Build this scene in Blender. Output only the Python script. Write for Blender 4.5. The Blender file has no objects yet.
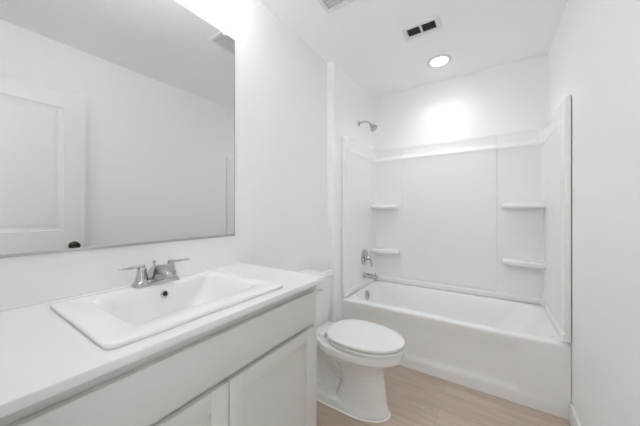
import bpy, bmesh, math, random
from mathutils import Vector, Matrix
random.seed(4)
S = bpy.context.scene
PI = math.pi

# ------------------------------------------------------------------ camera, world, light, exposure
cd = bpy.data.cameras.new('camera'); cam = bpy.data.objects.new('camera', cd)
S.collection.objects.link(cam); S.camera = cam
cam.location = (1.176, 0.0, 1.207)
cam.rotation_euler = (PI/2, 0, math.radians(33.384))
cd.sensor_width = 36; cd.lens = 36*259.68/640; cd.shift_y = -0.0032
cd.clip_start = 0.01

w = bpy.data.worlds.new('world'); S.world = w; w.use_nodes = True
w.node_tree.nodes['Background'].inputs[0].default_value = (0.9, 0.95, 1, 1)
w.node_tree.nodes['Background'].inputs[1].default_value = 0.3

CAN_STRENGTH = 2.5
CAN_WATTS = 3.5          # downward beam of the same recessed light
BAR_STRENGTH = 4.6
HALL_FILL_WATTS = 0.5

hl = bpy.data.lights.new('hall_fill_light', 'AREA'); hl.shape = 'RECTANGLE'  # added fill lamp, unseen in the hall, brightens the room from behind
hl.size = 1.3; hl.size_y = 0.8; hl.energy = HALL_FILL_WATTS; hl.color = (0.925, 0.962, 1.0)
hlo = bpy.data.objects.new('hall_fill_light', hl); S.collection.objects.link(hlo)
hlo.location = (1.05, -0.85, 2.42)

S.view_settings.view_transform = 'Standard'; S.view_settings.look = 'None'
S.view_settings.gamma = 1; S.view_settings.use_curve_mapping = False
S.view_settings.exposure = 2.55
S.cycles.max_bounces = 20; S.cycles.diffuse_bounces = 18; S.cycles.glossy_bounces = 8   # a white room lives on inter-reflection

# ------------------------------------------------------------------ dimensions
W = 1.563      # right wall
JX = 0.066     # alcove left wall (furred out)
JY = 1.90      # where the furred wall starts
D = 2.775      # back wall
H = 2.483      # ceiling
TF = 2.045     # tub front

# ------------------------------------------------------------------ materials
def lin(c):
    return tuple(((x/255+0.055)/1.055)**2.4 if x/255 > 0.04045 else x/255/12.92 for x in c)
def mat(name, col, rough=0.5, metal=0.0, spec=0.5, bump=None, coat=0.0, emit=None):
    m = bpy.data.materials.new(name); m.use_nodes = True
    nt = m.node_tree; b = nt.nodes['Principled BSDF']
    b.inputs['Base Color'].default_value = (*col, 1); b.inputs['Roughness'].default_value = rough
    b.inputs['Metallic'].default_value = metal; b.inputs['Specular IOR Level'].default_value = spec
    b.inputs['Coat Weight'].default_value = coat; b.inputs['Coat Roughness'].default_value = 0.08
    if emit:
        b.inputs['Emission Color'].default_value = (*emit[0], 1); b.inputs['Emission Strength'].default_value = emit[1]
    if bump:
        sc, st, dist = bump
        tc = nt.nodes.new('ShaderNodeTexCoord'); n = nt.nodes.new('ShaderNodeTexNoise')
        n.inputs['Scale'].default_value = sc; n.inputs['Detail'].default_value = 3
        bp = nt.nodes.new('ShaderNodeBump'); bp.inputs['Strength'].default_value = st; bp.inputs['Distance'].default_value = dist
        nt.links.new(tc.outputs['Object'], n.inputs['Vector']); nt.links.new(n.outputs['Fac'], bp.inputs['Height'])
        nt.links.new(bp.outputs['Normal'], b.inputs['Normal'])
    return m
M = {}
M['wall'] = mat('wall_paint', (0.905, 0.905, 0.903), 0.75, spec=0.25, bump=(95, 0.12, 0.004))
M['ceil'] = mat('ceiling_paint', (0.945, 0.945, 0.94), 0.9, spec=0.1, bump=(70, 0.12, 0.004))
M['trim'] = mat('trim_paint', (0.83, 0.83, 0.82), 0.4)
M['door'] = mat('door_paint', (0.82, 0.82, 0.815), 0.45)
M['acrylic'] = mat('white_acrylic', (0.875, 0.875, 0.872), 0.25, spec=0.5)
M['porcelain'] = mat('white_porcelain', (0.85, 0.845, 0.83), 0.1, spec=0.55)
M['plastic'] = mat('white_seat_plastic', (0.86, 0.855, 0.845), 0.25)
M['counter'] = mat('white_quartz', (0.79, 0.785, 0.775), 0.3)
M['sink'] = mat('sink_ceramic', (0.85, 0.85, 0.845), 0.1, spec=0.5)
M['cabinet'] = mat('cabinet_paint', (0.66, 0.65, 0.625), 0.45)
M['chrome'] = mat('chrome', (0.55, 0.55, 0.555), 0.04, metal=1)
M['bronze'] = mat('dark_bronze', (0.055, 0.042, 0.03), 0.25, metal=1)
M['steel'] = mat('brushed_steel', (0.55, 0.55, 0.55), 0.3, metal=1)
M['mirror'] = mat('mirror_glass', (0.77, 0.78, 0.775), 0.0, metal=1)
M['mirror_edge'] = mat('mirror_edge', (0.35, 0.37, 0.36), 0.25, metal=0.3)
M['clip'] = mat('clear_plastic_clip', (0.8, 0.8, 0.8), 0.1)
M['dark'] = mat('hole_shade', (0.03, 0.03, 0.03), 0.8)  # near-black colour stands in for shade inside openings
M['grille'] = mat('grille_white', (0.8, 0.8, 0.79), 0.45)
M['slat'] = mat('vent_slat', (0.42, 0.42, 0.42), 0.5)
M['fanback'] = mat('fan_housing', (0.16, 0.16, 0.16), 0.7)
M['caulk'] = mat('caulk', (0.9, 0.9, 0.88), 0.6)
M['lens'] = mat('light_lens', (0.9, 0.9, 0.9), 0.5, emit=((0.925, 0.962, 1.0), CAN_STRENGTH))
M['shade'] = mat('opal_glass_shade', (0.9, 0.9, 0.9), 0.4, emit=((0.925, 0.962, 1.0), BAR_STRENGTH))
M['dark_gap'] = mat('seat_bumper', (0.45, 0.44, 0.42), 0.6)

def floor_mat():
    m = bpy.data.materials.new('oak_plank_floor'); m.use_nodes = True
    nt = m.node_tree; N = nt.nodes; L = nt.links; b = N['Principled BSDF']
    tc = N.new('ShaderNodeTexCoord')
    br = N.new('ShaderNodeTexBrick'); br.offset = 0.37; br.offset_frequency = 2
    br.inputs['Scale'].default_value = 1; br.inputs['Brick Width'].default_value = 1.22; br.inputs['Row Height'].default_value = 0.178
    br.inputs['Mortar Size'].default_value = 0.0012; br.inputs['Mortar Smooth'].default_value = 0.3
    br.inputs['Color1'].default_value = (0, 0, 0, 1); br.inputs['Color2'].default_value = (1, 1, 1, 1)
    br.inputs['Mortar'].default_value = (0.5, 0.5, 0.5, 1); br.inputs['Bias'].default_value = 0
    mp0 = N.new('ShaderNodeMapping'); mp0.inputs['Location'].default_value = (0.31, 0.06, 0)
    L.new(tc.outputs['Object'], mp0.inputs['Vector']); L.new(mp0.outputs[0], br.inputs['Vector'])
    # grain: stretched noise, shifted per plank
    sep = N.new('ShaderNodeSeparateXYZ'); L.new(tc.outputs['Object'], sep.inputs[0])
    add = N.new('ShaderNodeMath'); add.operation = 'MULTIPLY_ADD'; add.inputs[1].default_value = 7.3
    L.new(br.outputs['Color'], add.inputs[0]); L.new(sep.outputs['X'], add.inputs[2])
    cmb = N.new('ShaderNodeCombineXYZ'); L.new(add.outputs[0], cmb.inputs['X']); L.new(sep.outputs['Y'], cmb.inputs['Y'])
    mp = N.new('ShaderNodeMapping'); mp.inputs['Scale'].default_value = (1.6, 13, 1); L.new(cmb.outputs[0], mp.inputs['Vector'])
    n1 = N.new('ShaderNodeTexNoise'); n1.inputs['Scale'].default_value = 2.2; n1.inputs['Detail'].default_value = 6; n1.inputs['Roughness'].default_value = 0.6; n1.inputs['Distortion'].default_value = 0.6
    L.new(mp.outputs[0], n1.inputs['Vector'])
    cr = N.new('ShaderNodeValToRGB'); cr.color_ramp.elements[0].position = 0.3; cr.color_ramp.elements[1].position = 0.75
    cr.color_ramp.elements[0].color = (*lin((184, 166, 150)), 1); cr.color_ramp.elements[1].color = (*lin((209, 193, 179)), 1)
    L.new(n1.outputs['Fac'], cr.inputs['Fac'])
    mix = N.new('ShaderNodeMixRGB'); mix.blend_type = 'MULTIPLY'
    cr2 = N.new('ShaderNodeValToRGB'); cr2.color_ramp.elements[0].color = (0.93, 0.925, 0.92, 1); cr2.color_ramp.elements[1].color = (1.03, 1.03, 1.02, 1)
    L.new(br.outputs['Color'], cr2.inputs['Fac']); mix.inputs['Fac'].default_value = 1
    L.new(cr.outputs[0], mix.inputs[1]); L.new(cr2.outputs[0], mix.inputs[2])
    mx2 = N.new('ShaderNodeMixRGB'); L.new(br.outputs['Fac'], mx2.inputs['Fac']); L.new(mix.outputs[0], mx2.inputs[1]); mx2.inputs[2].default_value = (*lin((165, 143, 125)), 1)
    L.new(mx2.outputs[0], b.inputs['Base Color']); b.inputs['Roughness'].default_value = 0.42
    return m
M['floor'] = floor_mat()

# ------------------------------------------------------------------ helpers
def smooth(me, ang=35):
    for p in me.polygons: p.use_smooth = True
    me.set_sharp_from_angle(angle=math.radians(ang))
def obj(name, bm, material, parent=None, ang=35, recalc=True):
    if recalc: bmesh.ops.recalc_face_normals(bm, faces=bm.faces[:])
    me = bpy.data.meshes.new(name); bm.to_mesh(me); bm.free()
    me.materials.append(material); smooth(me, ang)
    o = bpy.data.objects.new(name, me); S.collection.objects.link(o)
    if parent:
        o.parent = parent; r = parent
        while r.parent: r = r.parent
        if parent.type == 'EMPTY': o.matrix_parent_inverse = Matrix.Translation(-parent.location)
    return o
def thing(name, label, cat, loc, group=None):
    o = bpy.data.objects.new(name, None); S.collection.objects.link(o)
    o.location = loc; o.empty_display_size = 0.05; o['label'] = label; o['category'] = cat
    if group: o['group'] = group
    return o
def struct(name, bm, m, parent=None, ang=35):
    o = obj(name, bm, m, parent, ang)
    if parent is None: o['kind'] = 'structure'
    return o
def B(): return bmesh.new()
def box(bm, x0, x1, y0, y1, z0, z1, bev=0, seg=2):
    r = bmesh.ops.create_cube(bm, size=1)
    for v in r['verts']:
        v.co = Vector(((x0+x1)/2+v.co.x*(x1-x0), (y0+y1)/2+v.co.y*(y1-y0), (z0+z1)/2+v.co.z*(z1-z0)))
    if bev:
        es = list({e for v in r['verts'] for e in v.link_edges})
        bmesh.ops.bevel(bm, geom=es, offset=bev, segments=seg, profile=0.5, affect='EDGES')
    return bm
def loft(bm, rings, close=True, cap0=True, cap1=True):
    R = [[bm.verts.new(p) for p in r] for r in rings]
    n = len(R[0])
    for a, b in zip(R, R[1:]):
        for i in range(n if close else n-1):
            j = (i+1) % n
            bm.faces.new((a[i], a[j], b[j], b[i]))
    if cap0: bm.faces.new(R[0][::-1])
    if cap1: bm.faces.new(R[-1])
    return R
def frame(t):
    t = t.normalized(); up = Vector((0, 0, 1)) if abs(t.z) < 0.9 else Vector((0, 1, 0))
    a = t.cross(up).normalized(); return a, a.cross(t).normalized()
def tube(bm, pts, rad, n=14, prof=None):
    """sweep a circle (or ellipse rad=(ra,rb)) along pts; rad may be a list"""
    pts = [Vector(p) for p in pts]; rings = []; pa = None
    for i, p in enumerate(pts):
        t = (pts[min(i+1, len(pts)-1)] - pts[max(i-1, 0)])
        a, b = frame(t)
        if pa is not None and a.dot(pa) < 0: a, b = -a, -b
        pa = a
        r = rad[i] if isinstance(rad, list) else rad
        ra, rb = r if isinstance(r, tuple) else (r, r)
        rings.append([p + a*ra*math.cos(2*PI*k/n) + b*rb*math.sin(2*PI*k/n) for k in range(n)])
    loft(bm, rings)
    return bm
def lathe(bm, origin, axis, prof, n=28):
    """prof: list of (r, h) along axis"""
    o = Vector(origin); ax = Vector(axis).normalized(); a, b = frame(ax)
    rings = [[o + ax*h + (a*math.cos(2*PI*k/n) + b*math.sin(2*PI*k/n))*max(r, 1e-4) for k in range(n)] for r, h in prof]
    loft(bm, rings)
    return bm
def rrect(x0, x1, y0, y1, r, z, n=7):
    """rounded rectangle ring, r a number or four radii for (x0y0, x1y0, x1y1, x0y1)"""
    if not isinstance(r, (tuple, list)): r = (r,)*4
    cs = [(x0, y0, 1, 1, PI), (x1, y0, -1, 1, 1.5*PI), (x1, y1, -1, -1, 0), (x0, y1, 1, -1, 0.5*PI)]
    out = []
    for (x, y, sx, sy, a0), rr in zip(cs, r):
        cx, cy = x+sx*rr, y+sy*rr
        for k in range(n+1):
            a = a0 + 0.5*PI*k/n
            out.append(Vector((cx+rr*math.cos(a), cy+rr*math.sin(a), z)))
    return out
def catmull(pts, n=6):
    P = [Vector(p) for p in pts]; out = []
    for i in range(len(P)-1):
        p0, p1, p2, p3 = P[max(i-1, 0)], P[i], P[i+1], P[min(i+2, len(P)-1)]
        for k in range(n):
            t = k/n
            out.append(0.5*((2*p1) + (p2-p0)*t + (2*p0-5*p1+4*p2-p3)*t*t + (3*p1-p0-3*p2+p3)*t**3))
    out.append(P[-1]); return out

# ------------------------------------------------------------------ room shell
T = 0.12
struct('floor', box(B(), -T, W+T, -0.005, D+T, -0.06, 0), M['floor'])
struct('floor_hall', box(B(), -0.6, 2.6, -1.7, -0.005, -0.06, 0), M['floor'])
struct('ceiling', box(B(), -T, W+T, 0, D+T, H, H+0.08), M['ceil'])
struct('wall_left', box(B(), -T, 0, 0, D+T, 0, H), M['wall'])
bm = box(B(), 0, JX, JY, D, 0, H)
es = [e for e in bm.edges if all(abs(v.co.x-JX) < 1e-5 and abs(v.co.y-JY) < 1e-5 for v in e.verts)]
bmesh.ops.bevel(bm, geom=es, offset=0.018, segments=6, profile=0.5, affect='EDGES')   # bullnose corner
struct('wall_alcove', bm, M['wall'])
struct('wall_right', box(B(), W, W+T, 0, D+T, 0, H), M['wall'])
struct('wall_back', box(B(), 0, W, D, D+T, 0, H), M['wall'])
# front wall with the doorway the camera stands in
DX0, DX1, DH = 0.79, 1.515, 2.095
bm = B(); box(bm, -T, DX0, -T, 0, 0, H); box(bm, DX1, W+T, -T, 0, 0, H); box(bm, DX0, DX1, -T, 0, DH, H)
struct('wall_front', bm, M['wall'])
# hallway behind the doorway
struct('wall_hall', box(B(), -0.6, 2.6, -1.8, -1.7, 0, H), M['wall'])
struct('ceiling_hall', box(B(), -0.6, 2.6, -1.8, 0, H, H+0.08), M['ceil'])
# door casing on the room side
bm = B(); box(bm, DX0-0.06, DX0, 0, 0.014, 0, DH+0.06, 0.003)
box(bm, DX0, DX1, 0, 0.014, DH, DH+0.06, 0.003)
struct('trim_1', bm, M['trim'])
# baseboards
def baseboard(name, x0, x1, y0, y1, axis):
    bm = box(B(), x0, x1, y0, y1, 0, 0.105)
    es = [e for e in bm.edges if all(v.co.z > 0.1 for v in e.verts)]
    bmesh.ops.bevel(bm, geom=es, offset=0.005, segments=3, profile=0.5, affect='EDGES')
    return struct(name, bm, M['trim'])
baseboard('baseboard_right', W-0.014, W, 0, TF-0.012, 1)
baseboard('baseboard_left', 0, 0.014, 0.965, JY, 1)
baseboard('baseboard_alcove', JX, JX+0.014, JY, TF-0.012, 1)

# ------------------------------------------------------------------ open door, seen in the mirror
def raised_panel_door():
    x0, x1 = 1.462, 1.497; y0, y1 = -0.015, 0.68; z0, z1 = 0.012, 2.078
    ya, yb = y0+0.122, y1-0.122
    spans = [(0.24, 0.85), (1.065, 1.965)]
    bm = B()
    # grid of face cells on both sides, panels inset
    ys = [y0, ya, yb, y1]; zs = [z0, spans[0][0], spans[0][1], spans[1][0], spans[1][1], z1]
    for sx, x in ((-1, x0), (1, x1)):
        V = [[bm.verts.new((x, y, z)) for z in zs] for y in ys]
        for i in range(3):
            for j in range(5):
                q = [V[i][j], V[i+1][j], V[i+1][j+1], V[i][j+1]]
                if i == 1 and j in (1, 3):
                    prev = q
                    for ins, dep in ((0.006, 0.006), (0.028, 0.011), (0.055, 0.004)):
                        yy0, yy1, zz0, zz1 = ya+ins, yb-ins, zs[j]+ins, zs[j+1]-ins
                        nx = x - sx*dep
                        r = [bm.verts.new((nx, a, b)) for a, b in ((yy0, zz0), (yy1, zz0), (yy1, zz1), (yy0, zz1))]
                        for k in range(4): bm.faces.new((prev[k], prev[(k+1) % 4], r[(k+1) % 4], r[k]))
                        prev = r
                    bm.faces.new(prev)
                else: bm.faces.new(q)
        if sx == -1: VA = V
        else: VB = V
    for i in range(3):
        for j in (0, 5): bm.faces.new((VA[i][j], VA[i+1][j], VB[i+1][j], VB[i][j]))
    for j in range(5):
        for i in (0, 3): bm.faces.new((VA[i][j], VA[i][j+1], VB[i][j+1], VB[i][j]))
    d = obj('door_1', bm, M['door'], ang=12); d['kind'] = 'structure'
    ky, kz = 0.612, 0.948
    bm = B()
    prof = [(0.030, 0), (0.031, 0.005), (0.026, 0.009), (0.011, 0.012), (0.011, 0.030), (0.022, 0.036), (0.028, 0.046), (0.027, 0.056), (0.018, 0.063), (0.0, 0.065)]
    lathe(bm, (x0, ky, kz), (-1, 0, 0), prof)
    lathe(bm, (x1, ky, kz), (1, 0, 0), prof)
    obj('door_knob', bm, M['bronze'], d)
    obj('latch_plate', box(B(), x0+0.006, x1-0.006, y1-0.001, y1+0.0015, kz-0.028, kz+0.028, 0.0005), M['bronze'], d)
    for hz in (0.25, 1.05, 1.85):
        bm = B(); tube(bm, [(x1+0.006, y0-0.002, hz-0.045), (x1+0.006, y0-0.002, hz+0.045)], 0.006, 10)
        obj('hinge', bm, M['bronze'], d)
raised_panel_door()

# ------------------------------------------------------------------ bathtub
def make_tub():
    t = thing('bathtub', 'white alcove bathtub with plain apron under the shower surround', 'bathtub', (0.8, 2.4, 0))
    X0, X1, Y1 = JX+0.002, W-0.003, D-0.002
    bm = B()
    n = 9
    rings = [rrect(X0, X1, TF, Y1, 0.004, 0.408, n), rrect(X0, X1, TF+0.001, Y1, 0.005, 0.415, n),
             rrect(X0, X1, TF+0.004, Y1, 0.006, 0.421, n), rrect(X0+.002, X1-.002, TF+0.010, Y1-.002, 0.008, 0.4245, n), rrect(X0+.004, X1-.004, TF+0.018, Y1-.004, 0.01, 0.4255, n),
             rrect(0.128, 1.520, TF+0.052, 2.702, (0.13, 0.06, 0.16, 0.14), 0.4265, n),
             rrect(0.132, 1.516, TF+0.057, 2.698, (0.13, 0.06, 0.16, 0.14), 0.4245, n),
             rrect(0.138, 1.503, TF+0.063, 2.690, (0.13, 0.07, 0.16, 0.14), 0.414, n),
             rrect(0.152, 1.440, TF+0.080, 2.675, (0.13, 0.10, 0.16, 0.14), 0.36, n),
             rrect(0.170, 1.360, TF+0.095, 2.660, (0.13, 0.13, 0.16, 0.14), 0.26, n),
             rrect(0.195, 1.265, TF+0.115, 2.645, 0.14, 0.16, n),
             rrect(0.225, 1.205, TF+0.14, 2.62, 0.13, 0.105, n),
             rrect(0.29, 1.13, TF+0.20, 2.56, 0.10, 0.085, n)]
    for r in rings:
        for p in r:
            u = min(1, max(0, (p.y-TF)/0.16)); p.z += (0.018*u*u*(3-2*u) if p.z > 0.405 else 0)
    loft(bm, rings, cap0=False)
    # apron: grid with a shallow recessed panel, down to the floor, plus closed sides and back
    def sm(a, b, x):
        t = min(1, max(0, (x-a)/(b-a))); return t*t*(3-2*t)
    xs = sorted(set([X0, X1] + [X0 + (X1-X0)*k/60 for k in range(61)] + [1.30+0.004*k for k in range(8)]))
    zs = [0, 0.004] + [0.06+0.006*k for k in range(10)] + [0.15+0.25*k/10 for k in range(11)] + [0.408]
    grid = []
    for z in zs:
        row = []
        for x in xs:
            d = 0.012 * sm(0.062, 0.118, z - 0.012*sm(0.6, 1.3, x)) * (1-sm(0.30, 0.405, z)) * (1-sm(1.285, 1.335, x)) * sm(0.12, 0.17, x)
            row.append(bm.verts.new((x, TF + d - 0.004*(1-sm(0.05, 0.10, z)), z)))
        grid.append(row)
    for a, b in zip(grid, grid[1:]):
        for i in range(len(xs)-1): bm.faces.new((a[i], a[i+1], b[i+1], b[i]))
    for x in (X0, X1):
        bm.faces.new([bm.verts.new(p) for p in ((x, TF, 0), (x, Y1, 0), (x, Y1, 0.408), (x, TF, 0.408))])
    bm.faces.new([bm.verts.new(p) for p in ((X0, Y1, 0), (X1, Y1, 0), (X1, Y1, 0.408), (X0, Y1, 0.408))])
    obj('tub_shell', bm, M['acrylic'], t, 40)
    bm = B()   # overflow plate on the sloping end wall
    lathe(bm, (0.150, 2.405, 0.372), (1, 0, 0.12), [(0.046, -0.012), (0.046, 0.004), (0.041, 0.011), (0.026, 0.014), (0.008, 0.014), (0, 0.014)])
    box(bm, 0.160, 0.168, 2.399, 2.411, 0.352, 0.392, 0.002)
    obj('overflow_plate', bm, M['chrome'], t)
    bm = B(); lathe(bm, (0.36, 2.40, 0.083), (0, 0, 1), [(0.036, 0), (0.036, 0.004), (0.03, 0.006), (0.02, 0.006), (0.018, 0.016), (0, 0.018)])
    obj('drain', bm, M['chrome'], t)
make_tub()

# ------------------------------------------------------------------ tub surround (moulded, with four corner shelves)
def make_surround():
    t = thing('tub_surround', 'white moulded three-sided tub surround with ledge and corner shelves', 'shower surround', (0.8, D, 0.44))
    a0 = JX+0.004; a1 = W-0.0045; yb = D-0.001; y0 = 2.034; rc = 0.03
    path = []   # (x, y, nx, ny, zone)
    def seg(p, q, n, ss):
        for s in ss: path.append((p[0]+(q[0]-p[0])*s, p[1]+(q[1]-p[1])*s, n[0], n[1]))
    ysL = [y0, y0+0.002, y0+0.010, 2.132, 2.138, 2.150, 2.156, 2.25, 2.4, 2.55, yb-rc-0.03]
    for y in ysL: path.append((a0, y, 1, 0))
    for k in range(9):
        a = PI - 0.5*PI*k/8
        path.append((a0+rc+0.03+(rc+0.03)*math.cos(a), yb-rc-0.03+(rc+0.03)*math.sin(a), -math.cos(a), -math.sin(a)))
    xb = [0.25, 0.385, 0.392, 0.402, 0.409, 0.55, 0.7, 0.85, 1.0, 1.1, 1.205, 1.212, 1.222, 1.229, 1.35]
    for x in xb: path.append((x, yb, 0, -1))
    for k in range(9):
        a = 0.5*PI - 0.5*PI*k/8
        path.append((a1-rc-0.03+(rc+0.03)*math.cos(a), yb-rc-0.03+(rc+0.03)*math.sin(a), -math.cos(a), -math.sin(a)))
    for y in ysL[::-1]: path.append((a1, y, -1, 0))
    zs = [0.4485, 0.4492, 0.470, 0.484, 0.490, 0.498, 0.506, 0.516, 0.7, 1.0, 1.3, 1.6, 1.73, 1.74, 1.75, 1.76, 1.767, 1.790, 1.798, 1.855, 1.862, 1.873, 1.880, 1.884]
    def th(x, y, nx, z):
        post = abs(nx) > 0.99 and y <= 2.1405
        half = abs(nx) > 0.99 and 2.1405 < y <= 2.1505
        tt = 0.028
        # recessed band above the ledge
        if not post:
            low = 0.008
            if z >= 1.797: tt = low + 0.010*(z-1.797)/0.083
            elif z >= 1.789: tt = low+0.003
            elif z >= 1.766: tt = low+0.023
            elif z >= 1.759: tt = 0.0345
            elif z >= 1.749: tt = 0.0345
            elif z >= 1.739: tt = 0.0310
        if half and z >= 1.738: tt = (tt+0.028)/2
        # raised middle field of the back wall
        if nx == 0 and y > 2.7:
            e = 0
            if 0.4015 <= x <= 1.2125: e = 1
            if 0.395 > x or x > 1.2225: e = 0
            if e and z >= 0.515: tt += 0.006
        if z < 0.489: tt += 0.010          # foot lip where it meets the tub deck
        elif z < 0.497: tt += 0.005
        if z >= 1.8795: tt -= 0.002
        if z >= 1.8835 or z <= 0.4486: tt = 0.0
        if abs(nx) > 0.99 and y <= y0+0.0005: tt = 0.0
        elif abs(nx) > 0.99 and y <= y0+0.0025: tt = max(0, tt-0.004)
        return tt
    bm = B(); G = []
    for (x, y, nx, ny) in path:
        col = []
        for z in zs:
            k = th(x, y, nx if abs(ny) < 1e-6 else (0 if abs(nx) < 1e-6 else 0.5), z)
            zz = z - 0.012 if (z > 1.85 and abs(nx) > 0.99 and y < 2.141) else z
            col.append(bm.verts.new((x+nx*k, y+ny*k, zz)))
        G.append(col)
    for a, b in zip(G, G[1:]):
        for j in range(len(zs)-1): bm.faces.new((a[j], b[j], b[j+1], a[j+1]))
    # back skin so the shell is a closed body
    obj('wall_panels', bm, M['acrylic'], t, 28, recalc=True)
    def shelf(side, z, th_):
        fx = (JX+0.030) if side < 0 else (W-0.0305)
        yb_ = D-0.027; L, dp = 0.280, 0.115
        s = 1 if side < 0 else -1
        def outline(off, zz):
            pts = [Vector((fx - s*0.004, yb_+0.004, zz))]
            n = 22
            LL, dd = L-off, dp-off
            for k in range(n+1):
                u = k/n
                a = 0.5*PI*u
                # long flat front, rounded free end
                px = LL*abs(math.sin(a))**0.6; py = dd*abs(math.cos(a))**0.45
                pts.append(Vector((fx + s*px, yb_ - py, zz)))
            pts.append(Vector((fx + s*LL, yb_+0.004, zz)))
            pts[1].x = fx - s*0.004
            return pts
        bm = B()
        loft(bm, [outline(0.036, z-th_-0.002), outline(0.030, z-th_-0.002), outline(0.018, z-th_), outline(0.009, z-th_+0.003), outline(0.003, z-th_+0.009), outline(0.0, z-0.6*th_), outline(0.0005, z-0.018), outline(0.003, z-0.010), outline(0.008, z-0.005), outline(0.015, z-0.0015), outline(0.024, z), outline(0.030, z)])
        obj('corner_shelf', bm, M['acrylic'], t, 40)
    for sd in (-1, 1):
        for z, th_ in ((1.271, 0.042), (0.803, 0.048)): shelf(sd, z, th_)
make_surround()

# ------------------------------------------------------------------ shower fittings
t = thing('wall_shower', 'chrome shower head on a bent arm high on the alcove wall', 'shower head', (JX, 2.39, 2.085))
bm = B(); lathe(bm, (JX, 2.39, 2.085), (1, 0, 0), [(0.030, 0), (0.030, 0.003), (0.024, 0.009), (0.012, 0.012), (0.0, 0.012)])
obj('wall_flange', bm, M['chrome'], t)
bm = B(); arm = catmull([(JX+0.005, 2.39, 2.085), (JX+0.05, 2.39, 2.092), (JX+0.09, 2.39, 2.085), (JX+0.125, 2.39, 2.055)], 6)
tube(bm, arm, 0.0085); obj('shower_arm', bm, M['chrome'], t)
bm = B(); ax = (0.62, 0, -0.78)
lathe(bm, arm[-1]-Vector(ax)*0.008, ax, [(0.010, 0), (0.015, 0.004), (0.015, 0.014), (0.013, 0.020), (0.018, 0.030), (0.030, 0.050), (0.037, 0.062), (0.037, 0.072), (0.033, 0.075), (0, 0.073)])
obj('spray_head', bm, M['chrome'], t)

FX = JX+0.0322
t = thing('shower_valve', 'round chrome shower valve plate with lever handle above tub spout', 'shower valve', (FX, 2.455, 0.735))
bm = B(); lathe(bm, (FX, 2.455, 0.735), (1, 0, 0), [(0.082, 0), (0.082, 0.004), (0.074, 0.011), (0.045, 0.016), (0.034, 0.018), (0.030, 0.030), (0, 0.030)], 40)
obj('escutcheon', bm, M['chrome'], t)
bm = B(); lathe(bm, (FX+0.028, 2.455, 0.735), (1, 0, 0), [(0.026, 0), (0.024, 0.02), (0.020, 0.035), (0.012, 0.040), (0, 0.041)])
tube(bm, catmull([(FX+0.050, 2.455, 0.735), (FX+0.058, 2.470, 0.715), (FX+0.062, 2.488, 0.675), (FX+0.066, 2.495, 0.640)], 5), [(0.011, 0.009)]*6+[(0.009, 0.007)]*5+[(0.010, 0.006)]*4+[(0.007, 0.004)])
obj('lever_handle', bm, M['chrome'], t)

bm = B()
spath = [(FX, 2.455, 0.553), (FX+0.006, 2.455, 0.553), (FX+0.012, 2.455, 0.553), (FX+0.06, 2.455, 0.551), (FX+0.10, 2.455, 0.548), (FX+0.128, 2.455, 0.544), (FX+0.140, 2.455, 0.538)]
tube(bm, spath, [0.033, 0.033, 0.026, 0.025, 0.025, 0.024, 0.016], 20)
lathe(bm, (FX+0.122, 2.455, 0.540), (0, 0, -1), [(0.015, 0), (0.015, 0.028), (0.0, 0.028)], 18)
lathe(bm, (FX+0.118, 2.455, 0.566), (0, 0, 1), [(0.005, 0), (0.004, 0.012), (0.007, 0.016), (0.006, 0.022), (0, 0.023)], 14)
o = obj('tub_spout', bm, M['chrome']); o['label'] = 'short chrome tub spout below the valve, over the tub end'; o['category'] = 'faucet'

# ------------------------------------------------------------------ vanity cabinet
CX = 0.535   # face frame plane
FXT = 0.555  # overlay front plane
def make_vanity():
    t = thing('vanity_cabinet', 'off-white two-door vanity cabinet under the white countertop', 'cabinet', (0.28, 0.47, 0))
    bm = B()
    ya, yb = 0.004, 0.945
    box(bm, 0.003, CX-0.018, ya, ya+0.016, 0.0, 0.898)          # sides
    box(bm, 0.003, CX-0.018, yb-0.016, yb, 0.0, 0.898)
    box(bm, 0.003, 0.012, ya+0.016, yb-0.016, 0.10, 0.898)       # back
    box(bm, 0.012, CX-0.018, ya+0.016, yb-0.016, 0.10, 0.116)    # bottom
    box(bm, 0.44, 0.455, ya+0.016, yb-0.016, 0.0, 0.10)          # toe board
    # face frame
    box(bm, CX-0.018, CX, ya, ya+0.045, 0.10, 0.898, 0.001); box(bm, CX-0.018, CX, yb-0.045, yb, 0.0, 0.898, 0.001)
    box(bm, CX-0.018, CX, ya+0.045, yb-0.045, 0.855, 0.898); box(bm, CX-0.018, CX, ya+0.045, yb-0.045, 0.70, 0.76); box(bm, CX-0.018, CX, ya+0.045, yb-0.045, 0.10, 0.13)
    box(bm, CX-0.018, CX, 0.45, 0.50, 0.13, 0.70)
    obj('carcass', bm, M['cabinet'], t)
    obj('drawer_front', box(B(), CX+0.001, FXT, 0.045, 0.904, 0.740, 0.868, 0.0015), M['cabinet'], t)
    def shaker(y0, y1, z0, z1):
        s = 0.054; bm = B(); x0, x1 = CX+0.001, FXT
        box(bm, x0, x1, y0, y0+s, z0, z1, 0.0012); box(bm, x0, x1, y1-s, y1, z0, z1, 0.0012)
        box(bm, x0, x1, y0+s, y1-s, z1-s, z1, 0.0012); box(bm, x0, x1, y0+s, y1-s, z0, z0+s, 0.0012)
        d = obj('cabinet_door', bm, M['cabinet'], t)
        obj('recessed_panel', box(B(), x0, x1-0.010, y0+s-0.002, y1-s+0.002, z0+s-0.002, z1-s+0.002), M['cabinet'], d)
    shaker(0.045, 0.4725, 0.11, 0.722); shaker(0.4765, 0.904, 0.11, 0.722)
make_vanity()

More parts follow.
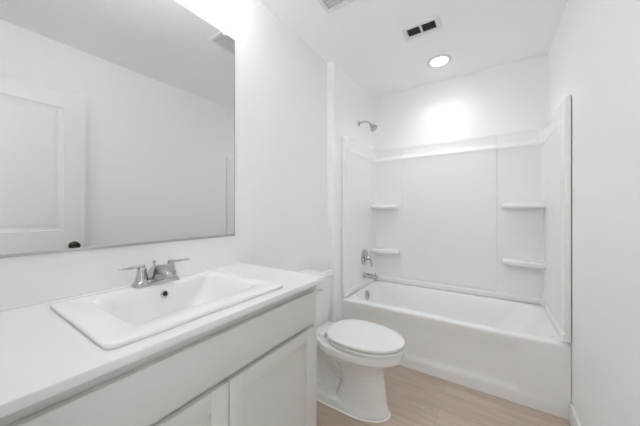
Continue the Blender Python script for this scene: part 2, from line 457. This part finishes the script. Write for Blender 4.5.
def make_counter():
    # slab with a cut-out for the drop-in basin
    x0, x1, y0, y1, z0, z1 = 0.003, 0.571, 0.003, 0.961, 0.900, 0.920
    hx0, hx1, hy0, hy1 = 0.12, 0.50, 0.23, 0.70
    bm = B()
    outer = [(x0, y0), (x1, y0), (x1, y1), (x0, y1)]; inner = [(hx0, hy0), (hx1, hy0), (hx1, hy1), (hx0, hy1)]
    vo = [[bm.verts.new((*p, z)) for p in outer] for z in (z0, z1)]; vi = [[bm.verts.new((*p, z)) for p in inner] for z in (z0, z1)]
    for k in range(4):
        l = (k+1) % 4
        bm.faces.new((vo[0][k], vo[0][l], vo[1][l], vo[1][k])); bm.faces.new((vi[0][k], vi[0][l], vi[1][l], vi[1][k]))
        bm.faces.new((vo[1][k], vo[1][l], vi[1][l], vi[1][k])); bm.faces.new((vo[0][k], vo[0][l], vi[0][l], vi[0][k]))
    bm.edges.ensure_lookup_table()
    es = [e for e in bm.edges if all(v in vo[1] or v in vo[0] for v in e.verts) and not all(abs(v.co.x-x0) < 1e-6 for v in e.verts)]
    bmesh.ops.bevel(bm, geom=es, offset=0.0025, segments=3, profile=0.5, affect='EDGES')
    o = obj('countertop', bm, M['counter']); o['label'] = 'white quartz countertop slab on the vanity cabinet, holding the sink'; o['category'] = 'countertop'
make_counter()

def make_sink():
    t = thing('bathroom_sink', 'white rectangular drop-in sink set into the countertop', 'sink', (0.305, 0.465, 0.92))
    bm = B(); X0, X1, Y0, Y1 = 0.076, 0.528, 0.200, 0.745
    n = 7; z = 0.920
    bx0, bx1, by0, by1 = 0.163, 0.452, 0.274, 0.682
    rings = [rrect(X0+.004, X1-.004, Y0+.004, Y1-.004, 0.018, z, n), rrect(X0+.001, X1-.001, Y0+.001, Y1-.001, 0.02, z+0.003, n), rrect(X0, X1, Y0, Y1, 0.022, z+0.0075, n),
             rrect(X0+.001, X1-.001, Y0+.001, Y1-.001, 0.021, z+0.0110, n), rrect(X0+.003, X1-.003, Y0+.003, Y1-.003, 0.02, z+0.0130, n), rrect(X0+.007, X1-.007, Y0+.007, Y1-.007, 0.018, z+0.0138, n),
             rrect(X0+.02, X1-.02, Y0+.02, Y1-.02, 0.016, z+0.0140, n),
             rrect(bx0-.004, bx1+.008, by0-.004, by1+.012, (0.025, 0.03, 0.04, 0.04), z+0.0135, n),
             rrect(bx0-.001, bx1+.002, by0, by1+.002, (0.025, 0.03, 0.04, 0.04), z+0.0115, n),
             rrect(bx0+.003, bx1-.004, by0+.005, by1-.005, (0.03, 0.035, 0.05, 0.045), z+0.003, n),
             rrect(bx0+.008, bx1-.012, by0+.016, by1-.018, (0.035, 0.045, 0.06, 0.055), z-0.025, n),
             rrect(bx0+.014, bx1-.024, by0+.030, by1-.038, (0.04, 0.055, 0.07, 0.065), z-0.06, n),
             rrect(bx0+.030, bx1-.045, by0+.060, by1-.075, (0.05, 0.06, 0.07, 0.065), z-0.095, n),
             rrect(bx0+.075, bx1-.09, by0+.13, by1-.13, 0.04, z-0.108, n)]
    loft(bm, rings, cap0=False)
    obj('basin', bm, M['sink'], t, 45)
    bm = B(); lathe(bm, (0.1655, 0.484, 0.8995), (1, 0, 0.2), [(0.0145, 0.000), (0.0145, 0.005), (0.012, 0.0065), (0.0085, 0.005)], 22)
    ov = obj('overflow_ring', bm, M['steel'], t)
    bm = B(); lathe(bm, (0.166, 0.487, 0.9005), (1, 0, 0.2), [(0.0088, 0.002), (0.0088, 0.0053), (0, 0.0053)], 18); obj('overflow_shade', bm, M['dark'], ov)  # solid dark disc, shade of the overflow opening put into colour
    bm = B(); lathe(bm, (0.30, 0.46, 0.809), (0, 0, 1), [(0.03, 0), (0.03, 0.006), (0.026, 0.009), (0.02, 0.012), (0, 0.013)], 26); obj('drain_stopper', bm, M['chrome'], t)
make_sink()

def make_faucet():
    zc = 0.9338; fx, fy = 0.112, 0.484
    t = thing('sink_faucet', 'chrome two-lever centerset faucet on the back deck of the sink', 'faucet', (fx, fy, zc))
    bm = B()
    loft(bm, [rrect(fx-.027, fx+.027, fy-.078, fy+.078, 0.012, zc, 5), rrect(fx-.026, fx+.026, fy-.077, fy+.077, 0.012, zc+0.006, 5),
              rrect(fx-.022, fx+.022, fy-.072, fy+.072, 0.011, zc+0.016, 5), rrect(fx-.018, fx+.018, fy-.068, fy+.068, 0.010, zc+0.019, 5)])
    obj('base_plate', bm, M['chrome'], t)
    # spout: tapering squared arch
    prof = [(-0.024, 0.016), (-0.022, 0.034), (-0.014, 0.052), (0.000, 0.064), (0.020, 0.071), (0.045, 0.073), (0.072, 0.069), (0.096, 0.061), (0.112, 0.053), (0.113, 0.046), (0.106, 0.042), (0.085, 0.046), (0.062, 0.048), (0.044, 0.044), (0.034, 0.034), (0.029, 0.016)]
    bm = B(); rings = []
    for yy, k in ((-0.0225, 0.80), (-0.0215, 0.93), (-0.018, 1.0), (0, 1.02), (0.018, 1.0), (0.0215, 0.93), (0.0225, 0.80)):
        cxp, czp = 0.028, 0.045
        rings.append([Vector((fx + cxp + (px-cxp)*(1-(1-k)*0.25), fy + yy*(1-0.22*max(0, px)/0.11), zc + czp + (pz-czp)*k)) for px, pz in prof])
    loft(bm, rings)
    lathe(bm, (fx+0.104, fy, zc+0.054), (0.12, 0, -1), [(0.010, 0), (0.010, 0.014), (0.008, 0.016), (0, 0.016)], 16)
    obj('spout', bm, M['chrome'], t)
    bm = B(); tube(bm, [(fx-0.020, fy, zc+0.015), (fx-0.020, fy, zc+0.075)], 0.0028, 8); lathe(bm, (fx-0.020, fy, zc+0.073), (0, 0, 1), [(0.003, 0), (0.006, 0.003), (0.006, 0.008), (0, 0.010)], 12)
    obj('lift_rod', bm, M['chrome'], t)
    for s in (-1, 1):
        hy = fy + s*0.051
        bm = B(); lathe(bm, (fx, hy, zc+0.018), (0, 0, 1), [(0.022, -0.004), (0.0215, 0.002), (0.0195, 0.010), (0.0165, 0.026), (0.0145, 0.036), (0.0150, 0.040), (0.0130, 0.046), (0.0100, 0.051), (0.011, 0.055), (0.009, 0.060), (0, 0.062)], 26)
        h = obj('handle_body', bm, M['chrome'], t)
        bm = B(); z0 = zc+0.070
        tube(bm, catmull([(fx-0.001, hy-s*0.006, z0), (fx+0.001, hy+s*0.018, z0+0.001), (fx+0.004, hy+s*0.045, z0+0.001), (fx+0.007, hy+s*0.072, z0+0.003)], 5),
             [(0.0075, 0.0065)]*5+[(0.0062, 0.0045)]*5+[(0.0065, 0.0035)]*5+[(0.004, 0.0022)], 14)
        obj('lever', bm, M['chrome'], h)
make_faucet()

# ------------------------------------------------------------------ mirror
def make_mirror():
    t = thing('wall_mirror', 'large frameless wall mirror above the vanity countertop', 'mirror', (0.001, 0.47, 1.07))
    y0, y1, z0, z1 = 0.025, 0.928, 1.076, 2.139
    obj('glass', box(B(), 0.0045, 0.0065, y0, y1, z0, z1), M['mirror'], t)
    bm = B(); box(bm, 0.001, 0.0045, y0, y1, z0, z1)
    e = 0.003
    box(bm, 0.0045, 0.0067, y1-e, y1+0.0006, z0, z1); box(bm, 0.0045, 0.0067, y0, y1-e, z1-0.0014, z1+0.0006)
    obj('glass_edge', bm, M['mirror_edge'], t)
    bm = B(); box(bm, 0.001, 0.010, y0, y1, z0-0.004, z0-0.0005, 0.0005); box(bm, 0.0075, 0.010, y0, y1, z0-0.002, z0+0.006, 0.0005)
    obj('bottom_channel', bm, M['steel'], t)
    bm = B(); box(bm, 0.001, 0.012, 0.853, 0.872, z1+0.001, z1+0.016, 0.002); box(bm, 0.0075, 0.012, 0.853, 0.872, z1-0.012, z1+0.003, 0.002)
    c = obj('mirror_clip', bm, M['clip'], t)
    bm = B(); lathe(bm, (0.012, 0.8625, z1+0.008), (1, 0, 0), [(0.0045, 0), (0.004, 0.002), (0, 0.0025)], 12); obj('screw', bm, M['steel'], c)
make_mirror()
o = obj('wall_caulk', box(B(), 0.0, 0.006, 0.003, 0.961, 0.9205, 0.9240, 0.001), M['caulk']); o['kind'] = 'structure'; o.name = 'trim_2'

# ------------------------------------------------------------------ vanity light above the mirror (gives the glow at the top of the wall)
def make_vanity_light():
    t = thing('vanity_light', 'vanity light bar with three opal glass globes on the wall above the mirror', 'wall light', (0, 0.47, 2.33))
    obj('back_plate', box(B(), 0, 0.022, 0.22, 0.72, 2.31, 2.37, 0.006), M['steel'], t)
    for y in (0.27, 0.47, 0.67):
        bm = B(); tube(bm, catmull([(0.02, y, 2.335), (0.05, y, 2.322), (0.10, y, 2.308), (0.165, y, 2.315)], 5), 0.007, 10); lathe(bm, (0.175, y, 2.306), (0, 0, 1), [(0.012, 0), (0.024, 0.006), (0.027, 0.016), (0.027, 0.022), (0, 0.022)], 20)
        obj('shade_arm', bm, M['steel'], t)
        bm = B(); lathe(bm, (0.175, y, 2.328), (0, 0, 1), [(0.026, 0), (0.040, 0.008), (0.050, 0.022), (0.056, 0.042), (0.054, 0.062), (0.044, 0.080), (0.028, 0.091), (0, 0.095)], 24)
        obj('glass_globe', bm, M['shade'], t)
make_vanity_light()

# ------------------------------------------------------------------ toilet
TY = 1.492
def egg(xb, xf, hw, z, back=0.55, n=40, pw=2.0, shift=0.56):
    """egg outline in plan, long axis +x; back: how squared the rear is"""
    cx = xb + (xf-xb)*(1-shift); out = []
    for k in range(n):
        a = 2*PI*k/n; c, s = math.cos(a), math.sin(a)
        if c >= 0: x = cx + (xf-cx)*abs(c)**(2/pw); y = hw*math.copysign(abs(s)**(2/pw), s)
        else: x = cx - (cx-xb)*abs(c)**back; y = hw*math.copysign(abs(s)**max(0.62, back), s)
        out.append(Vector((x, TY+y, z)))
    return out
def make_toilet():
    t = thing('toilet', 'white two-piece elongated toilet with closed lid beside the vanity', 'toilet', (0.40, TY, 0))
    bm = B()
    # bowl and front pedestal
    loft(bm, [egg(0.33, 0.676, 0.118, 0.002), egg(0.335, 0.674, 0.116, 0.02), egg(0.35, 0.663, 0.106, 0.06), egg(0.385, 0.654, 0.098, 0.14), egg(0.385, 0.644, 0.096, 0.21),
              egg(0.37, 0.646, 0.103, 0.250), egg(0.335, 0.664, 0.120, 0.285), egg(0.295, 0.692, 0.140, 0.315), egg(0.285, 0.706, 0.150, 0.335), egg(0.262, 0.738, 0.168, 0.343), egg(0.242, 0.756, 0.180, 0.350), egg(0.236, 0.759, 0.182, 0.385), egg(0.237, 0.757, 0.181, 0.398), egg(0.243, 0.751, 0.175, 0.402)])
    # rear deck that carries the tank
    loft(bm, [rrect(0.03, 0.33, TY-0.11, TY+0.11, 0.04, 0.338, 6), rrect(0.022, 0.36, TY-0.132, TY+0.132, 0.045, 0.350, 6), rrect(0.02, 0.36, TY-0.137, TY+0.137, 0.045, 0.394, 6), rrect(0.026, 0.36, TY-0.131, TY+0.131, 0.04, 0.402, 6)])
    # trapway body and foot
    loft(bm, [rrect(0.15, 0.46, TY-0.016, TY+0.016, 0.02, 0.002, 6), rrect(0.15, 0.46, TY-0.016, TY+0.016, 0.02, 0.37, 6)])
    tube(bm, catmull([(0.50, TY, 0.26), (0.42, TY, 0.16), (0.34, TY, 0.19), (0.27, TY, 0.27), (0.20, TY, 0.30), (0.16, TY, 0.20), (0.17, TY, 0.05)], 6), (0.044, 0.050), 20)
    loft(bm, [rrect(0.12, 0.45, TY-0.118, TY+0.118, 0.05, 0.002, 6), rrect(0.125, 0.45, TY-0.115, TY+0.115, 0.05, 0.02, 6), rrect(0.13, 0.44, TY-0.110, TY+0.110, 0.05, 0.048, 6), rrect(0.14, 0.43, TY-0.100, TY+0.100, 0.05, 0.055, 6)])
    o = obj('bowl', bm, M['porcelain'], t)
    md = o.modifiers.new('remesh', 'REMESH'); md.mode = 'VOXEL'; md.voxel_size = 0.006; md.use_smooth_shade = True
    md = o.modifiers.new('smooth', 'SMOOTH'); md.factor = 0.5; md.iterations = 6
    for s in (-1, 1):
        bm = B(); lathe(bm, (0.315, TY+s*0.092, 0.052), (0, s*0.15, 1), [(0.013, -0.005), (0.0135, 0.006), (0.011, 0.014), (0.005, 0.018), (0, 0.0185)], 18); obj('bolt_cap', bm, M['plastic'], t)
    # caulk bead round the foot
    bm = B(); loft(bm, [egg(0.28, 0.683, 0.124, 0.0, 0.5), egg(0.282, 0.681, 0.122, 0.004, 0.5), egg(0.29, 0.674, 0.115, 0.007, 0.5)])
    loft(bm, [rrect(0.115, 0.45, TY-0.123, TY+0.123, 0.05, 0.0, 6), rrect(0.117, 0.45, TY-0.121, TY+0.121, 0.05, 0.004, 6), rrect(0.125, 0.44, TY-0.113, TY+0.113, 0.05, 0.007, 6)])
    obj('caulk_bead', bm, M['caulk'], t)
    # tank
    y0, y1 = TY-0.172, TY+0.172
    bm = B()
    loft(bm, [rrect(0.030, 0.170, y0+0.030, y1-0.030, 0.03, 0.400, 7), rrect(0.026, 0.180, y0+0.022, y1-0.022, 0.035, 0.412, 7), rrect(0.024, 0.188, y0+0.014, y1-0.014, 0.035, 0.50, 7), rrect(0.022, 0.198, y0+0.004, y1-0.004, 0.032, 0.66, 7), rrect(0.022, 0.201, y0, y1, 0.03, 0.738, 7)])
    obj('tank', bm, M['porcelain'], t)
    bm = B()
    loft(bm, [rrect(0.016, 0.207, y0-0.006, y1+0.006, 0.032, 0.738, 7), rrect(0.012, 0.213, y0-0.012, y1+0.012, 0.036, 0.744, 7), rrect(0.012, 0.214, y0-0.013, y1+0.013, 0.037, 0.765, 7), rrect(0.014, 0.211, y0-0.010, y1+0.010, 0.035, 0.773, 7), rrect(0.022, 0.202, y0-0.002, y1+0.002, 0.03, 0.778, 7)])
    obj('tank_lid', bm, M['porcelain'], t)
    bm = B(); lathe(bm, (0.198, TY-0.115, 0.69), (1, 0, 0), [(0.014, 0), (0.014, 0.008), (0.009, 0.012), (0.009, 0.028), (0, 0.028)], 18)
    tube(bm, catmull([(0.222, TY-0.120, 0.690), (0.226, TY-0.09, 0.688), (0.230, TY-0.05, 0.683), (0.231, TY-0.035, 0.680)], 4), [(0.007, 0.006)]*6+[(0.008, 0.007)]*6+[(0.006, 0.005)], 12)
    obj('flush_lever', bm, M['chrome'], t)
    # seat and lid
    def plate(name, xb, xf, hw, z0, z1, m, dome=0.0, back=0.85, er=0.001):
        bm = B(); r = 0.004
        rings = [egg(xb+.02, xf-.02, hw-.02, z0, back), egg(xb+.0015, xf-.0015, hw-.0015, z0, back), egg(xb, xf, hw, z0+0.0015, back), egg(xb, xf, hw, (z0+z1)/2, back), egg(xb, xf, hw, z1-er, back), egg(xb+er*.4, xf-er*.4, hw-er*.4, z1-er*.3, back), egg(xb+er*1.5, xf-er*1.5, hw-er*1.5, z1, back), egg(xb+.05, xf-.05, hw-.05, z1+dome*0.8, back), egg(xb+.12, xf-.12, hw-.11, z1+dome, back)]
        loft(bm, rings); return obj(name, bm, m, t, 40)
    plate('seat', 0.286, 0.7655, 0.183, 0.4095, 0.4245, M['plastic'])
    plate('lid', 0.284, 0.7645, 0.182, 0.4325, 0.4485, M['plastic'], 0.003, er=0.004)
    for px, py in ((0.42, -0.135), (0.42, 0.135), (0.62, -0.115), (0.62, 0.115)):
        bm = B(); lathe(bm, (px, TY+py, 0.4005), (0, 0, 1), [(0.009, 0), (0.009, 0.0090), (0, 0.0090)], 12); lathe(bm, (px, TY+py, 0.4245), (0, 0, 1), [(0.009, 0), (0.009, 0.0080), (0, 0.0080)], 12)
        obj('seat_bumper', bm, M['dark_gap'], t)
    for s in (-1, 1):
        bm = B(); loft(bm, [rrect(0.238, 0.290, TY+s*0.075-0.022, TY+s*0.075+0.022, 0.010, 0.401, 5), rrect(0.238, 0.290, TY+s*0.075-0.022, TY+s*0.075+0.022, 0.010, 0.418, 5), rrect(0.244, 0.284, TY+s*0.075-0.016, TY+s*0.075+0.016, 0.008, 0.424, 5)])
        obj('hinge_cap', bm, M['plastic'], t)
make_toilet()

# ------------------------------------------------------------------ ceiling fittings
t = thing('recessed_light', 'round recessed ceiling light above the bathtub', 'ceiling light', (0.807, 2.405, H))
bm = B()
rings = []
for r, h in ((0.098, 0.0), (0.098, -0.003), (0.090, -0.007), (0.070, -0.007), (0.068, -0.002)):
    rings.append([Vector((0.807+r*math.cos(2*PI*k/40), 2.405+r*math.sin(2*PI*k/40), H+h)) for k in range(40)])
loft(bm, rings, cap0=False, cap1=False)
obj('trim_ring', bm, M['grille'], t)
bm = B(); lathe(bm, (0.807, 2.405, H-0.001), (0, 0, -1), [(0.0685, 0), (0.0685, 0.003), (0, 0.0035)], 40)
obj('lens', bm, M['lens'], t)
sl = bpy.data.lights.new('recessed_light_beam', 'SPOT'); sl.energy = CAN_WATTS; sl.spot_size = math.radians(150); sl.spot_blend = 1.0
sl.shadow_soft_size = 0.065; sl.color = (0.925, 0.962, 1.0)
slo = bpy.data.objects.new('recessed_light_beam', sl); S.collection.objects.link(slo); slo.location = (0.807, 2.405, H-0.012); slo.parent = t
slo.matrix_parent_inverse = Matrix.Translation(-t.location)

def make_vent():
    x0, x1, y0, y1 = 0.645, 0.894, 1.826, 1.976
    t = thing('ceiling_vent', 'white ceiling air register with two dark louvred openings', 'air vent', ((x0+x1)/2, (y0+y1)/2, H))
    zt, zb = H, H-0.010
    ox0, ox1, oy0, oy1 = x0+0.032, x1-0.032, y0+0.032, y1-0.032; mx = (x0+x1)/2-0.001
    bm = B()
    for a in ((x0, x1, y0, oy0), (x0, x1, oy1, y1), (x0, ox0, oy0, oy1), (ox1, x1, oy0, oy1), (mx-0.007, mx+0.007, oy0, oy1)):
        box(bm, a[0], a[1], a[2], a[3], zb, zt, 0.002)
    obj('frame', bm, M['grille'], t)
    obj('opening_shade', box(B(), ox0, ox1, oy0, oy1, zt-0.0015, zt-0.0005), M['dark'], t)  # flat sheet coloured dark for the shade behind the louvres
    for xa, xb in ((ox0, mx-0.007), (mx+0.007, ox1)):
        for k in range(6):
            yc = oy0 + (oy1-oy0)*(k+0.5)/6; bm = B()
            v = [bm.verts.new(p) for p in ((xa, yc-0.0046, zb+0.0020), (xb, yc-0.0046, zb+0.0020), (xb, yc+0.0036, zt-0.004), (xa, yc+0.0036, zt-0.004))]
            f = bm.faces.new(v); bmesh.ops.solidify(bm, geom=[f], thickness=0.0012)
            obj('louvre', bm, M['slat'], t)
    bm = B(); box(bm, ox0-0.010, ox0-0.004, (oy0+oy1)/2-0.012, (oy0+oy1)/2+0.012, zb-0.006, zb+0.001, 0.001); obj('damper_lever', bm, M['steel'], t)
make_vent()

def make_fan():
    x0, x1, y0, y1 = 0.300, 0.585, 1.150, 1.422
    t = thing('exhaust_fan', 'square white exhaust fan grille on the ceiling', 'exhaust fan', ((x0+x1)/2, (y0+y1)/2, H))
    zb = H-0.010; f = 0.028
    bm = B()
    for a in ((x0, x1, y0, y0+f), (x0, x1, y1-f, y1), (x0, x0+f, y0+f, y1-f), (x1-f, x1, y0+f, y1-f)): box(bm, *a, zb, H, 0.002)
    obj('cover_frame', bm, M['grille'], t)
    obj('housing', box(B(), x0+f, x1-f, y0+f, y1-f, H-0.002, H-0.0005), M['fanback'], t)
    bm = B(); n = 22
    for k in range(1, n):
        xx = x0+f+(x1-x0-2*f)*k/n; box(bm, xx-0.0028, xx+0.0028, y0+f, y1-f, zb+0.002, zb+0.005)
    for k in range(1, 9):
        yy = y0+f+(y1-y0-2*f)*k/9; box(bm, x0+f, x1-f, yy-0.0028, yy+0.0028, zb+0.003, zb+0.0065)
    obj('grille', bm, M['grille'], t)
make_fan()
